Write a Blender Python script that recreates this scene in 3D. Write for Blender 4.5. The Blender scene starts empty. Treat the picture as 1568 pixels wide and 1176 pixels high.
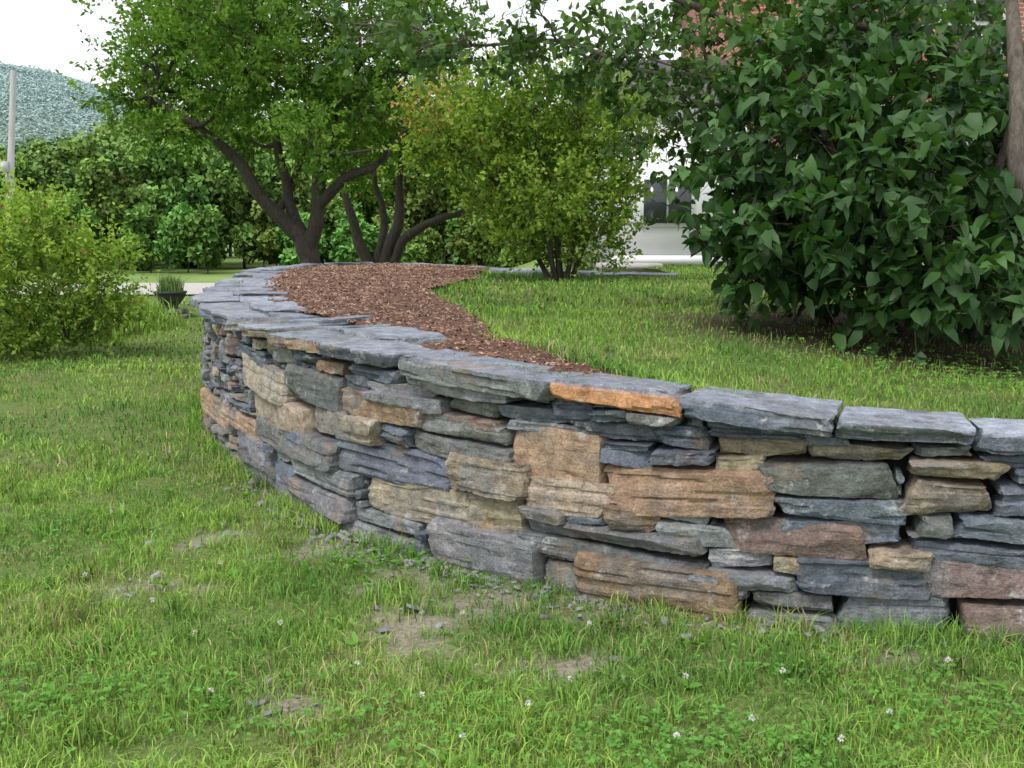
import bpy, math, numpy as np
from mathutils import Vector
rng=np.random.default_rng(7)
S=bpy.context.scene
# ---------------------------------------------------------------- helpers
def vnoise(p,seed=0):
    p=np.asarray(p,float); i=np.floor(p).astype(np.int64); f=p-i; f=f*f*(3-2*f)
    def h(a,b,c):
        n=(a*73856093)^(b*19349663)^(c*83492791)^(seed*2654435761)
        n=(n^(n>>13))*1274126177; n=n&0x7fffffff; n=(n^(n>>15))*2246822519; n=n&0x7fffffff
        return (n%100003)/100003.0
    x,y,z=i[...,0],i[...,1],i[...,2]; fx,fy,fz=f[...,0],f[...,1],f[...,2]
    r=0
    for a in (0,1):
        for b in (0,1):
            for c in (0,1):
                w=(fx if a else 1-fx)*(fy if b else 1-fy)*(fz if c else 1-fz)
                r=r+w*h(x+a,y+b,z+c)
    return r*2-1
def fbm(p,seed=0,o=3):
    r=0;a=1
    for k in range(o): r=r+a*vnoise(np.asarray(p)*2**k,seed+k*17); a*=.5
    return r
def n2(x,y,sc,seed=0,o=3):
    return fbm(np.stack([np.asarray(x)*sc,np.asarray(y)*sc,np.zeros_like(x)+.5],-1),seed,o)
def norm(v): return v/np.maximum(np.linalg.norm(v,axis=-1,keepdims=True),1e-9)
def sm(t): t=np.clip(t,0,1); return t*t*(3-2*t)
def mesh(name,V,F,mat,col=None,smooth=False,parent=None,sharp=None):
    V=np.asarray(V,np.float32).reshape(-1,3); F=np.asarray(F,np.int32); k=F.shape[1]
    me=bpy.data.meshes.new(name); me.vertices.add(len(V)); me.vertices.foreach_set('co',V.ravel())
    me.loops.add(F.size); me.loops.foreach_set('vertex_index',F.ravel())
    me.polygons.add(len(F)); me.polygons.foreach_set('loop_start',np.arange(len(F),dtype=np.int32)*k)
    if smooth: me.polygons.foreach_set('use_smooth',np.ones(len(F),bool))
    me.update(calc_edges=True)
    if sharp: me.set_sharp_from_angle(angle=math.radians(sharp))
    if col is not None:
        c=np.ones((len(V),4),np.float32); c[:,:3]=np.clip(np.asarray(col).reshape(-1,3),0,1)
        at=me.attributes.new('Col','FLOAT_COLOR','POINT'); at.data.foreach_set('color',c.ravel())
    me.materials.append(mat); ob=bpy.data.objects.new(name,me); S.collection.objects.link(ob)
    if parent: ob.parent=parent
    return ob
def empty(name):
    e=bpy.data.objects.new(name,None); S.collection.objects.link(e); return e
class Acc:
    def __init__(s): s.V=[];s.F=[];s.C=[];s.n=0
    def add(s,V,F,C=None):
        V=np.asarray(V,float).reshape(-1,3); s.V.append(V); s.F.append(np.asarray(F)+s.n); s.n+=len(V)
        if C is not None:
            C=np.asarray(C,float); s.C.append(np.tile(C,(len(V),1)) if C.ndim==1 else C)
    def make(s,name,mat,smooth=False,parent=None,sharp=None):
        return mesh(name,np.concatenate(s.V),np.concatenate(s.F),mat,np.concatenate(s.C) if s.C else None,smooth,parent,sharp)
def inpoly(x,y,poly):
    x=np.asarray(x);y=np.asarray(y); r=np.zeros(x.shape,bool); n=len(poly)
    for i in range(n):
        x0,y0=poly[i];x1,y1=poly[(i+1)%n]
        if y0==y1: continue
        c=((y0>y)!=(y1>y))&(x<(x1-x0)*(y-y0)/(y1-y0)+x0); r^=c
    return r
# ---------------------------------------------------------------- materials
def newmat(name):
    m=bpy.data.materials.new(name); m.use_nodes=True; nt=m.node_tree; b=nt.nodes['Principled BSDF']; return m,nt,b
def N(nt,t,**kw):
    n=nt.nodes.new(t)
    for k,v in kw.items():
        if k in n.inputs: n.inputs[k].default_value=v
        else: setattr(n,k,v)
    return n
def attr(nt): return N(nt,'ShaderNodeAttribute',attribute_name='Col').outputs['Color']
def noise(nt,scale,detail=5,rough=.6,vec=None):
    n=N(nt,'ShaderNodeTexNoise'); n.inputs['Scale'].default_value=scale; n.inputs['Detail'].default_value=detail; n.inputs['Roughness'].default_value=rough
    if vec is not None: nt.links.new(vec,n.inputs['Vector'])
    return n.outputs['Fac']
def ramp(nt,src,stops):
    r=N(nt,'ShaderNodeValToRGB'); e=r.color_ramp.elements
    while len(e)<len(stops): e.new(.5)
    for i,(p,c) in enumerate(stops):
        e[i].position=p; e[i].color=(c,c,c,1) if not isinstance(c,tuple) else (*c,1)
    nt.links.new(src,r.inputs[0]); return r.outputs[0]
def mix(nt,a,b,f,mode='MIX'):
    m=N(nt,'ShaderNodeMix',data_type='RGBA',blend_type=mode)
    for s,v in ((m.inputs[6],a),(m.inputs[7],b),(m.inputs[0],f)):
        if isinstance(v,bpy.types.NodeSocket): nt.links.new(v,s)
        elif isinstance(v,tuple): s.default_value=(*v,1)
        else: s.default_value=v
    return m.outputs[2]
def coords(nt,scale=(1,1,1)):
    g=N(nt,'ShaderNodeTexCoord'); mp=N(nt,'ShaderNodeMapping'); mp.inputs['Scale'].default_value=scale
    nt.links.new(g.outputs['Object'],mp.inputs[0]); return mp.outputs[0]
def bump(nt,b,h,st,dist=.02):
    n=N(nt,'ShaderNodeBump'); n.inputs['Strength'].default_value=st; n.inputs['Distance'].default_value=dist
    nt.links.new(h,n.inputs['Height']); nt.links.new(n.outputs[0],b.inputs['Normal'])
def leafmat(name,trans=.35,rough=.5,spec=.3,gloss=True):
    m,nt,b=newmat(name); c=attr(nt)
    if not gloss:
        nt.nodes.remove(b); b=N(nt,'ShaderNodeBsdfDiffuse'); nt.links.new(c,b.inputs[0])
    else:
        nt.links.new(c,b.inputs['Base Color']); b.inputs['Roughness'].default_value=rough; b.inputs['Specular IOR Level'].default_value=spec
    out=b.outputs[0]
    if trans:
        t=N(nt,'ShaderNodeBsdfTranslucent'); tc=mix(nt,c,(1.35,1.5,.55),1.0,'MULTIPLY'); nt.links.new(tc,t.inputs[0])
        mx=N(nt,'ShaderNodeMixShader'); mx.inputs[0].default_value=trans
        nt.links.new(out,mx.inputs[1]); nt.links.new(t.outputs[0],mx.inputs[2]); out=mx.outputs[0]
    nt.links.new(out,nt.nodes['Material Output'].inputs[0])
    return m
M_leafn=leafmat('broad_leaf',.25,.5,.3); M_leaf=leafmat('leaf',.35,gloss=False); M_leafd=leafmat('distant_leaf',0,gloss=False); M_grass=leafmat('grass_blade',0,gloss=False)
def stone_mat(name='stone'):
    m,nt,b=newmat(name); c=attr(nt); v=coords(nt); vs=coords(nt,(5,5,34))
    n6=noise(nt,2.6,3,.6,v); c=mix(nt,c,(.19,.205,.22),ramp(nt,n6,[(.48,0.),(.62,.6)]))
    n1=noise(nt,14,6,.75,v); c=mix(nt,c,ramp(nt,n1,[(.28,.5),(.5,.97),(.72,1.5)]),1.0,'MULTIPLY')
    n2_=noise(nt,1.0,4,.7,vs); c=mix(nt,c,ramp(nt,n2_,[(.33,.42),(.43,.98),(.7,1.2)]),.8,'MULTIPLY')
    n3=noise(nt,3.7,4,.65,v); c=mix(nt,c,(.33,.215,.12),ramp(nt,n3,[(.58,0.),(.70,.5)]))
    n4=noise(nt,9,5,.78,v); c=mix(nt,c,(.58,.58,.56),ramp(nt,n4,[(.58,0.),(.68,.6)]))
    n5=noise(nt,90,3,.75,v); c=mix(nt,c,ramp(nt,n5,[(.3,.55),(.7,1.4)]),.75,'MULTIPLY')
    nt.links.new(c,b.inputs['Base Color']); b.inputs['Roughness'].default_value=.85; b.inputs['Specular IOR Level'].default_value=.25
    h=mix(nt,mix(nt,n1,n2_,.35),n5,.4); bump(nt,b,h,1.0,.022); return m
M_stone=stone_mat()
def simple(name,c1,c2,sc,rough=.85,bs=.3,detail=4,vscale=(1,1,1)):
    m,nt,b=newmat(name); v=coords(nt,vscale); n=noise(nt,sc,detail,.65,v)
    nt.links.new(ramp(nt,n,[(.3,c1),(.7,c2)]),b.inputs['Base Color']); b.inputs['Roughness'].default_value=rough
    if bs: bump(nt,b,n,bs,.03)
    return m
M_bark=simple('bark',(.022,.018,.014),(.085,.07,.055),9,vscale=(3,3,.8),bs=.9)
M_barkl=simple('lilac_bark',(.06,.05,.04),(.18,.15,.12),9,vscale=(3,3,.8),bs=.9)
M_dark=simple('wall_core',(.010,.009,.009),(.022,.020,.018),12)
M_far=simple('pasture',(.13,.21,.045),(.21,.32,.07),.35,bs=0)
def attrmat(name,sc,amt=.5,bs=.4,rough=.9):
    m,nt,b=newmat(name); n=noise(nt,sc,4,.7,coords(nt))
    nt.links.new(mix(nt,attr(nt),ramp(nt,n,[(.3,.55),(.7,1.4)]),amt,'MULTIPLY'),b.inputs['Base Color']); b.inputs['Roughness'].default_value=rough
    b.inputs['Specular IOR Level'].default_value=.2
    bump(nt,b,n,bs,.02); return m
M_soil=attrmat('lawn_soil',45,.9,.8); M_mulchbase=simple('mulch_base',(.045,.02,.012),(.20,.095,.055),55,bs=1)
M_chip=attrmat('mulch_chip',30,.6,.2)
# ---------------------------------------------------------------- wall path
CP=np.array([(7.5,3.0),(5.5,3.28),(3.2,3.64),(2.0,3.91),(.977,4.16),(.333,4.43),(-.43,5.0),(-1.036,5.62),(-1.60,6.51),(-2.18,7.62),(-2.617,8.75),(-3.0,10.3),(-3.42,12.6),(-3.80,15.4),(-3.4,17.3),(-2.1,18.3),(-.9,17.4),(.3,15.6),(1.4,14.6),(2.3,14.3)])
CZ=np.array([.78,.79,.82,.837,.90,.95,.985,1.01,1.015,1.02,1.04,1.05,1.05,1.07,1.08,1.08,1.07,1.06,1.06,1.05])
def catmull(P,n=40):
    P=np.vstack([2*P[0]-P[1],P,2*P[-1]-P[-2]]); out=[]
    for i in range(1,len(P)-2):
        t=np.linspace(0,1,n,endpoint=False)[:,None]; a,b,c,d=P[i-1],P[i],P[i+1],P[i+2]
        out.append(.5*((2*b)+(-a+c)*t+(2*a-5*b+4*c-d)*t*t+(-a+3*b-3*c+d)*t**3))
    out.append(P[-2][None]); return np.vstack(out)
PP=catmull(np.column_stack([CP,CZ])); seg=np.linalg.norm(np.diff(PP[:,:2],axis=0),axis=1); SS=np.concatenate([[0],np.cumsum(seg)]); LEN=SS[-1]
def pos(s): return np.stack([np.interp(s,SS,PP[:,0]),np.interp(s,SS,PP[:,1])],-1)
def tan(s): return norm(pos(np.asarray(s)+.12)-pos(np.asarray(s)-.12))
def nout(s): t=tan(s); return np.stack([-t[...,1],t[...,0]],-1)
def ztop(s): return np.interp(s,SS,PP[:,2])
# ---------------------------------------------------------------- stone builder
_bg={}
def boxgrid(nx,ny,nz):
    k=(nx,ny,nz)
    if k in _bg: return _bg[k]
    V=[];F=[];o=0
    ls=lambda m:(lambda a:np.sign(a)*np.abs(a)**.75)(np.linspace(-1,1,m+1))
    for ax,(na,nb) in ((0,(ny,nz)),(1,(nx,nz)),(2,(nx,ny))):
        for sg in (-1,1):
            a,b=np.meshgrid(ls(na),ls(nb),indexing='ij')
            c=np.full(a.shape,float(sg)); ar=[None]*3; ar[ax]=c; oth=[q for q in range(3) if q!=ax]; ar[oth[0]]=a; ar[oth[1]]=b
            V.append(np.stack(ar,-1).reshape(-1,3)); id_=np.arange((na+1)*(nb+1)).reshape(na+1,nb+1)+o; o+=id_.size
            q=np.stack([id_[:-1,:-1],id_[1:,:-1],id_[1:,1:],id_[:-1,1:]],-1).reshape(-1,4)
            if (sg>0)==(ax==1): q=q[:,::-1]
            F.append(q)
    V=np.vstack(V);F=np.vstack(F); _,ix,inv=np.unique(np.round(V,4),axis=0,return_index=True,return_inverse=True)
    _bg[k]=(V[ix],inv.reshape(-1)[F]); return _bg[k]
def shape_stone(w,d,h,seed,nx,ny,nz,jit=.12,k=14,rough=1.0,cuts=9,ledge=1.0,cs=1.0):
    U,F=boxgrid(nx,ny,nz); r=np.random.default_rng(seed)
    n=(np.abs(U)**k).sum(1)**(1/k); Q=U/n[:,None]
    J=r.uniform(-1,1,(2,2,2,3))*np.array([min(.045,w*jit),.03,min(.022,h*jit*1.6)])
    D=0
    for a in (0,1):
        for b in (0,1):
            for c in (0,1):
                wt=((1+(2*a-1)*U[:,0])*(1+(2*b-1)*U[:,1])*(1+(2*c-1)*U[:,2])/8)[:,None]; D=D+wt*J[a,b,c]
    L=Q*np.array([w,d,h])/2+D; off=r.uniform(0,100,3); nr=norm(U**3)
    for i in range(cuts):
        sx=r.choice([-1,1]); sz=r.choice([-1,1]); ty=r.integers(0,3)
        if ty==0: nn=np.array([sx*r.uniform(.5,1),-r.uniform(.2,.9),sz*r.uniform(0,.4)])
        elif ty==1: nn=np.array([sx*r.uniform(0,.35),-r.uniform(.3,.9),sz*r.uniform(.5,1)])
        else: nn=np.array([sx*r.uniform(.3,1),-r.uniform(.2,1),sz*r.uniform(.3,1)])
        nn/=np.linalg.norm(nn); pr=L@nn; dm=pr.max()-r.uniform(.003,.022)*cs*min(1,h/.1+.2); L=L-nn*np.maximum(0,pr-dm)[:,None]
    for i in range(4):
        nn=np.array([r.normal(0,.15),-1,r.normal(0,.24)]); nn/=np.linalg.norm(nn); pr=L@nn; dm=pr.max()-r.uniform(.004,.024)*cs; L=L-nn*np.maximum(0,pr-dm)[:,None]
    L=L+nr*(rough*(.003*fbm((L+off)*9,seed%97,2)+.0035*vnoise((L+off)*38,3)+.0028*vnoise((L+off)*90,4)))[:,None]
    st=vnoise(np.stack([(L[:,0]+off[0])*3.,(L[:,1]+off[1])*3,(L[:,2]+off[2])*46],-1),11)
    L[:,:2]+= -np.sign(U[:,:2])*(np.abs(U[:,:2])>.9)*(sm(st*6)*.013*rough*ledge)[:,None]
    return L,F
COL={'g':(.145,.170,.208),'l':(.265,.275,.288),'b':(.20,.203,.197),'t':(.345,.295,.22),'o':(.345,.24,.165),'r':(.25,.19,.165),'x':(.38,.20,.105)}
def scol(c,r):
    a=np.array(COL[c]); return a*r.uniform(.72,1.28)*(1+r.uniform(-.04,.04,3))
# wall elevation, stone rectangles read in image pixels, converted to distances along the face: start cm, end cm, bottom mm, top mm, colour
ELEV="""683 692 795 863 g,645 684 755 830 g,626 646 738 791 g,602 643 672 756 t,566 602 635 722 t,545 577 683 749 g,643 680 681 767 t,704 747 709 808 g,680 708 689 791 g,694 717 782 849 b,716 735 793 850 g,735 758 788 865 g,757 770 826 911 g,779 832 813 911 l,832 875 777 856 l,828 853 836 917 l,853 902 834 921 g,790 823 739 826 b,755 791 746 820 g,788 828 691 744 r,743 755 756 799 g,875 904 751 861 g,835 903 652 777 o,821 875 719 807 l,
779 848 519 740 b,730 779 472 731 o,743 782 704 757 l,868 943 476 653 t,847 869 529 646 g,708 730 608 673 g,679 708 631 703 g,659 680 611 690 t,654 728 412 640 o,608 659 538 679 b,570 604 490 638 t,545 570 500 641 g,545 566 635 701 g,816 907 319 541 g,768 817 392 547 t,724 771 340 505 t,598 653 452 548 g,601 653 335 451 g,584 599 405 492 b,545 584 392 488 g,903 975 309 451 g,887 969 61 332 l,804 881 146 366 t,772 805 146 399 t,
748 772 303 378 b,727 749 311 391 g,702 727 322 442 o,681 703 382 455 l,670 703 292 387 l,618 677 284 437 r,683 773 156 331 b,591 616 253 352 t,545 598 282 392 g,837 914 -38 164 l,761 831 -47 230 l,739 761 -18 143 b,665 740 -48 191 o,653 683 204 301 l,643 692 126 210 l,641 654 209 292 t,593 642 144 296 g,662 677 75 140 b,627 664 -31 128 b,583 627 -14 155 l,545 593 165 316 r,545 583 -10 155 r,910 1013 -29 158 l,902 1038 304 480 b,
943 1055 430 627 t,903 975 629 834 b,975 1076 580 778 t,927 967 859 933 g,902 930 841 915 o,1020 1110 734 872 g,1030 1143 231 393 o,1117 1250 170 350 o,1016 1106 75 278 l,999 1076 -13 168 b,963 1016 94 235 g,967 1006 816 933 b"""
CAPE="1098 1250 g,1066 1098 b,993 1066 t,924 993 o,852 924 g,752 852 l,694 757 x,630 693 g,578 629 g,534 578 g"  # cap ends, also converted from image pixels: start cm, end cm, colour
STN=[(lambda a:(float(a[0])/100,float(a[1])/100,float(a[2])/1000,float(a[3])/1000,a[4]))(r.split()) for r in ELEV.replace('\n','').split(',')]
CAPS=[(lambda a:(float(a[0])/100,float(a[1])/100,a[2]))(r.split()) for r in CAPE.split(',')]
W=Acc(); CT=.075
NS=int(LEN*100)+2; occ=np.zeros((NS,112),bool)
def put(s0,s1,h0,h1,c,seed,hand=False):
    r=np.random.default_rng(seed+5000); sc=(s0+s1)/2; w=s1-s0; h=h1-h0; p=pos(sc); near=p[1]<9.5 and p[0]<4
    nx,nz=(int(np.clip(w/.009,6,50)),int(np.clip(h/.0075,5,22))) if near else (5,4); ny=5 if near else 2
    L,F=shape_stone(w-.014,.26,h-.011,seed,nx,ny,nz,k=r.uniform(22,44),rough=1 if near else .6,ledge=r.uniform(.7,1.5) if c=='g' else r.uniform(0,.8))
    t=tan(sc);n=nout(sc); ang=r.normal(0,.05); ro=r.normal(0,.02 if w>.3 else .04)
    L=L.copy(); z=L[:,2]*math.cos(ro)+L[:,0]*math.sin(ro); dep=-L[:,1]; a=L[:,0]
    zz=(h0+h1)/2+z; dd=-.13+dep+a*math.sin(ang)+r.uniform(-.040,.028)-.05*((h0+h1)/2)
    P=p[None]+t[None]*a[:,None]+n[None]*dd[:,None]
    W.add(np.column_stack([P,zz]),F[:,::-1],scol(c,r))
for i,(s0,s1,h0,h1,c) in enumerate(STN):
    if h1-h0>.15 and i%3==0 and c in 'gbl':
        m=h0+(h1-h0)*(.45+.1*(i%2)); put(s0,s1,max(h0,-.06),m,c,i+1); put(s0+.02,s1-.015,m,h1,c,i+301)
    else: put(s0,s1,max(h0,-.06),h1,c,i+1)
    occ[int(s0*100+.5):int(s1*100+.5),max(0,int(h0*100+.5)):int(h1*100+.5)]=True
seed=1000
for hi in range(0,108):
    s=0
    while s<NS-2:
        zt=ztop(s/100)-CT
        if occ[s,hi] or hi/100>zt-.015: s+=1; continue
        wmax=int(rng.choice([10,14,18,24,30,38,46],p=[.08,.12,.2,.22,.18,.12,.08])); e=s
        while e<NS-1 and e-s<wmax+8 and not occ[e,hi]: e+=1
        run=e-s; w=run if run<=wmax+7 else wmax
        if w<4: occ[s:s+w,hi]=True; s+=w; continue
        hm=int(rng.choice([4,5,6,8,10,12,15],p=[.08,.15,.2,.2,.17,.13,.07])); 
        if w<14: hm=min(hm,8)
        lim=int(round(zt*100)); h=1
        while h<hm+3 and hi+h<lim and not occ[s:s+w,hi+h].any(): h+=1
        if h>hm and hi+h<lim: h=hm
        if hi+h>=lim-3: 
            while hi+h<lim and not occ[s:s+w,hi+h].any(): h+=1
        if h>=2:
            c=rng.choice(list('gglbtglbr' if 10<s/100 else 'gggglb'))
            put(s/100,(s+w)/100,hi/100-(.06 if hi==0 else 0),(hi+h)/100,c,seed); seed+=1
        occ[s:s+w,hi:hi+h]=True; s+=w
def cap(s0,s1,d0,d1,thick,c,seed,dz=0):
    r=np.random.default_rng(seed); w=s1-s0; p=pos((s0+s1)/2); near=p[1]<11
    nx=int(np.clip(w/.018,8,46)) if near else 8; ny=int(np.clip((d1-d0)/.028,6,18)) if near else 5; nz=8 if near else 2
    L,F=shape_stone(w-.014,d1-d0,thick,seed,nx,ny,nz,jit=.09,k=r.uniform(30,46),rough=.7 if near else .4,cuts=7,cs=1.0,ledge=1.3)
    s=(s0+s1)/2+L[:,0]; dd=L[:,1]+(d0+d1)/2
    edge=.03*n2(s*1.0,dd*0+seed,6,5,2)+.012*n2(s,dd*0+seed,22,6,2); dd=dd+edge*np.where(L[:,1]<0,-1,1)
    dd=dd+(r.uniform(-.06,.06)*L[:,0]/max(w,.1))
    P=pos(s)-nout(s)*dd[:,None]; z=ztop(s)-thick/2+L[:,2]+dz+r.normal(0,.008)*L[:,0]/w*2+r.normal(0,.006)*L[:,1]*4
    col=np.tile(scol(c,r),(len(L),1))
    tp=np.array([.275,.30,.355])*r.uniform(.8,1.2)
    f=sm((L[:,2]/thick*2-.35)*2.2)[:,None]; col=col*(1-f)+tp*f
    W.add(np.column_stack([P,z]),F[:,::-1],col)
for i,(a,b,c) in enumerate(CAPS): cap(a,b,-.005+rng.uniform(-.02,.015),.42+rng.uniform(-.05,.04) if a<8.5 else .38,CT+rng.uniform(-.012,.015)+(.02 if c=='x' else 0),c,300+i,rng.uniform(-.004,.010))
def capfill(a,b,i0,dl,dh,w0,w1,dz):
    s=a;i=i0
    while s<b-.1:
        w=min(rng.uniform(w0,w1),b-s); cap(s,s+w,dl+rng.uniform(-.03,.03),dh+rng.uniform(-.09,.10),.06+rng.uniform(-.015,.02),rng.choice(list('ggbl')),i,dz+rng.uniform(-.016,.016)); s+=w;i+=1
capfill(0,min(c[0] for c in CAPS),400,-.0,.42,.4,.7,0)
smax=max(c[1] for c in CAPS)
capfill(smax,LEN,450,-.01,.42,.3,.7,0)
capfill(8.9,LEN-3,520,.30,.68,.3,.8,.022)
wall=W.make('dry_stone_wall',M_stone,True,sharp=22)
ss=np.linspace(0,LEN,400); a=pos(ss)-nout(ss)*.22; b=pos(ss)-nout(ss)*.36; zt=ztop(ss)-.07
V=np.concatenate([np.column_stack([a,ss*0-.1]),np.column_stack([a,zt]),np.column_stack([b,zt]),np.column_stack([b,ss*0-.1])]); n=400
I=np.arange(n-1); F=np.concatenate([np.stack([I+k*n,I+1+k*n,I+1+(k+1)*n,I+(k+1)*n],-1) for k in range(3)])
mesh('rubble_core',V,F,M_dark,parent=wall)
# ---------------------------------------------------------------- terrain
def zp(x,y): return .76+.20*sm((2-x)/3+np.maximum(0,y-4)/4)+.05*np.clip((y-6)/5,0,1)
def gz(x,y): return 1.0*sm((x+1)/4)*sm((y-17.5)/4)
u=np.linspace(-1,1,181); gx=np.sinh(u*5)/np.sinh(5)*900; gy=np.sinh(u*5)/np.sinh(5)*900+12
X,Y=np.meshgrid(gx,gy,indexing='ij'); id_=np.arange(X.size).reshape(X.shape)
F=np.stack([id_[:-1,:-1],id_[1:,:-1],id_[1:,1:],id_[:-1,1:]],-1).reshape(-1,4)
mesh('ground',np.stack([X,Y,gz(X,Y)-.03],-1),F,M_far,smooth=True)
def patch(x0,x1,y0,y1,c): 
    X,Y=np.meshgrid(np.arange(x0,x1,c),np.arange(y0,y1,c),indexing='ij'); return X,Y
DIRT=[(-.42,4.2,.16,.40),(-.5,4.65,.18,.22),(.16,3.72,.22,.12),(-1.69,4.6,.20,.10),(-1.6,5.4,.16,.16),(-.1,4.4,.34,.14),(1.45,3.78,.14,.07),(-1.0,5.2,.24,.16),(.5,4.15,.25,.09),(-.75,3.4,.10,.10)]
def dirt(x,y):
    d=np.zeros_like(x)
    for cx,cy,rx,ry in DIRT:
        d=np.maximum(d,sm(1.4-np.hypot((x-cx)/rx,(y-cy)/ry)+1.0*n2(x,y,7,3)))
    return np.clip(d,0,1)
wallpoly=[tuple(p) for p in pos(np.linspace(0,LEN,260))-nout(np.linspace(0,LEN,260))*.18]
PLAT=wallpoly+[(2.4,17),(1.5,21),(1.5,46),(40,46),(40,3.2),(7.5,3.2)]
X,Y=patch(-14,9,-2,24,.09); id_=np.arange(X.size).reshape(X.shape)
F=np.stack([id_[:-1,:-1],id_[1:,:-1],id_[1:,1:],id_[:-1,1:]],-1).reshape(-1,4)
cx=X.ravel()[F].mean(1);cy=Y.ravel()[F].mean(1); F=F[~inpoly(cx,cy,PLAT)]
D=dirt(X,Y)[...,None]; g=np.array([.12,.185,.042]); br=np.array([.30,.255,.205])
nn=n2(X,Y,2.2,9)[...,None]*.5+.5; base=g*(1-nn*.4)+np.array([.22,.19,.10])*nn*.4
mesh('front_lawn',np.stack([X,Y,gz(X,Y)+.012*n2(X,Y,2.5,4)],-1),F,M_soil,col=base*(1-D)+br*D,smooth=True)
MULE=[(.98,4.50),(.80,4.66),(.46,5.02),(.23,5.5),(-.09,6.1),(-.30,7.5),(-.55,8.7),(-.78,10.0),(-.62,11.3),(-.38,12.6),(-.45,14.2),(-.4,16.5)]
sw=np.linspace(6.88,LEN-4.6,160); inner=pos(sw)-nout(sw)*(.3+.26*sm((sw-8.8)/.8))[:,None]
MUL=[tuple(p) for p in inner]+MULE[::-1]
def mz(x,y): return zp(x,y)+.015+.05*sm((y-5)/2)+.022*n2(x,y,3,21)
X,Y=patch(-5,40,3,46,.11); id_=np.arange(X.size).reshape(X.shape)
F=np.stack([id_[:-1,:-1],id_[1:,:-1],id_[1:,1:],id_[:-1,1:]],-1).reshape(-1,4)
cx=X.ravel()[F].mean(1);cy=Y.ravel()[F].mean(1); F=F[inpoly(cx,cy,PLAT)]
used=np.unique(F); rm=np.zeros(X.size,int); rm[used]=np.arange(len(used))
V=np.stack([X,Y,zp(X,Y)+.01*n2(X,Y,2,4)],-1).reshape(-1,3)[used]; nn=(n2(V[:,0],V[:,1],2.2,9)*.5+.5)[:,None]
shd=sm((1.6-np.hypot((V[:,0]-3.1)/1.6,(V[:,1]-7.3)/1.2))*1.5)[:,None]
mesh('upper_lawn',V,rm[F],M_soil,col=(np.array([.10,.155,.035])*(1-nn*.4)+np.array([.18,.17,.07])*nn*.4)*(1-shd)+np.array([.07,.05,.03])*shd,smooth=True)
X,Y=patch(-5,3,3.5,19,.06); id_=np.arange(X.size).reshape(X.shape)
F=np.stack([id_[:-1,:-1],id_[1:,:-1],id_[1:,1:],id_[:-1,1:]],-1).reshape(-1,4)
cx=X.ravel()[F].mean(1);cy=Y.ravel()[F].mean(1); F=F[inpoly(cx,cy,MUL)]
used=np.unique(F); rm=np.zeros(X.size,int); rm[used]=np.arange(len(used))
V=np.stack([X,Y,mz(X,Y)],-1).reshape(-1,3)[used]
mul=mesh('mulch_bed',V,rm[F],M_mulchbase,smooth=True)
def chips(P,size,cols,name,mat,parent=None,flat=.6,asp=.35,th=.12):
    n=len(P); a=rng.uniform(0,6.283,n); up=norm(np.column_stack([rng.normal(0,flat,(n,2)),np.ones(n)])); d=np.column_stack([np.cos(a),np.sin(a),np.zeros(n)])
    d=norm(d-up*(d*up).sum(1,keepdims=True)); s=np.cross(up,d); L=size*rng.uniform(.4,1.4,n)[:,None]; Wd=L*asp*rng.uniform(.5,1.5,(n,1)); T=L*th
    base=P+up*T
    V=np.stack([base-d*L-s*Wd-up*T,base+d*L-s*Wd*.6-up*T,base+d*L*.8+s*Wd-up*T,base-d*L*.8+s*Wd*.7-up*T,
                base-d*L*.9-s*Wd*.8+up*T,base+d*L*.9-s*Wd*.5+up*T,base+d*L*.7+s*Wd*.8+up*T,base-d*L*.7+s*Wd*.6+up*T],1)
    q=np.array([[4,5,6,7],[0,1,5,4],[1,2,6,5],[2,3,7,6],[3,0,4,7]]); F=(np.arange(n)[:,None,None]*8+q[None]).reshape(-1,4)
    return mesh(name,V,F,mat,col=np.repeat(cols,8,0),parent=parent)
n=90000; y=3.8+15*rng.random(n)**1.6; x=rng.uniform(-4.5,2,n); k=inpoly(x,y,MUL); x=x[k];y=y[k]; n=len(x)
mc=np.array([[.29,.175,.12],[.19,.11,.078],[.42,.29,.21],[.11,.06,.045]])[rng.choice(4,n,p=[.4,.3,.15,.15])]*rng.uniform(.7,1.3,(n,1))
chips(np.column_stack([x,y,mz(x,y)]),(.009+.0009*y)[:,None],mc,'wood_chips',M_chip,mul)
pts=[]
for cx,cy,rx,ry in DIRT: pts.append(np.column_stack([rng.normal(cx,rx*.9,20),rng.normal(cy,ry*.9,20)]))
s_=rng.uniform(2,11,600); pts.append(pos(s_)+nout(s_)*np.abs(rng.normal(.03,.07,600))[:,None])
s_=rng.uniform(7.0,9.8,420); pts.append(pos(s_)+nout(s_)*np.abs(rng.normal(.03,.08,420))[:,None]); pts=np.vstack(pts); n=len(pts)
chips(np.column_stack([pts,np.full(n,.004)+rng.uniform(0,.012,n)]),np.abs(rng.normal(.008,.008,n))[:,None]+.004,np.array([.25,.25,.25])*rng.uniform(.6,1.3,(n,1)),'stone_chips',M_chip,asp=.6,flat=.3,th=.2)
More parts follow.
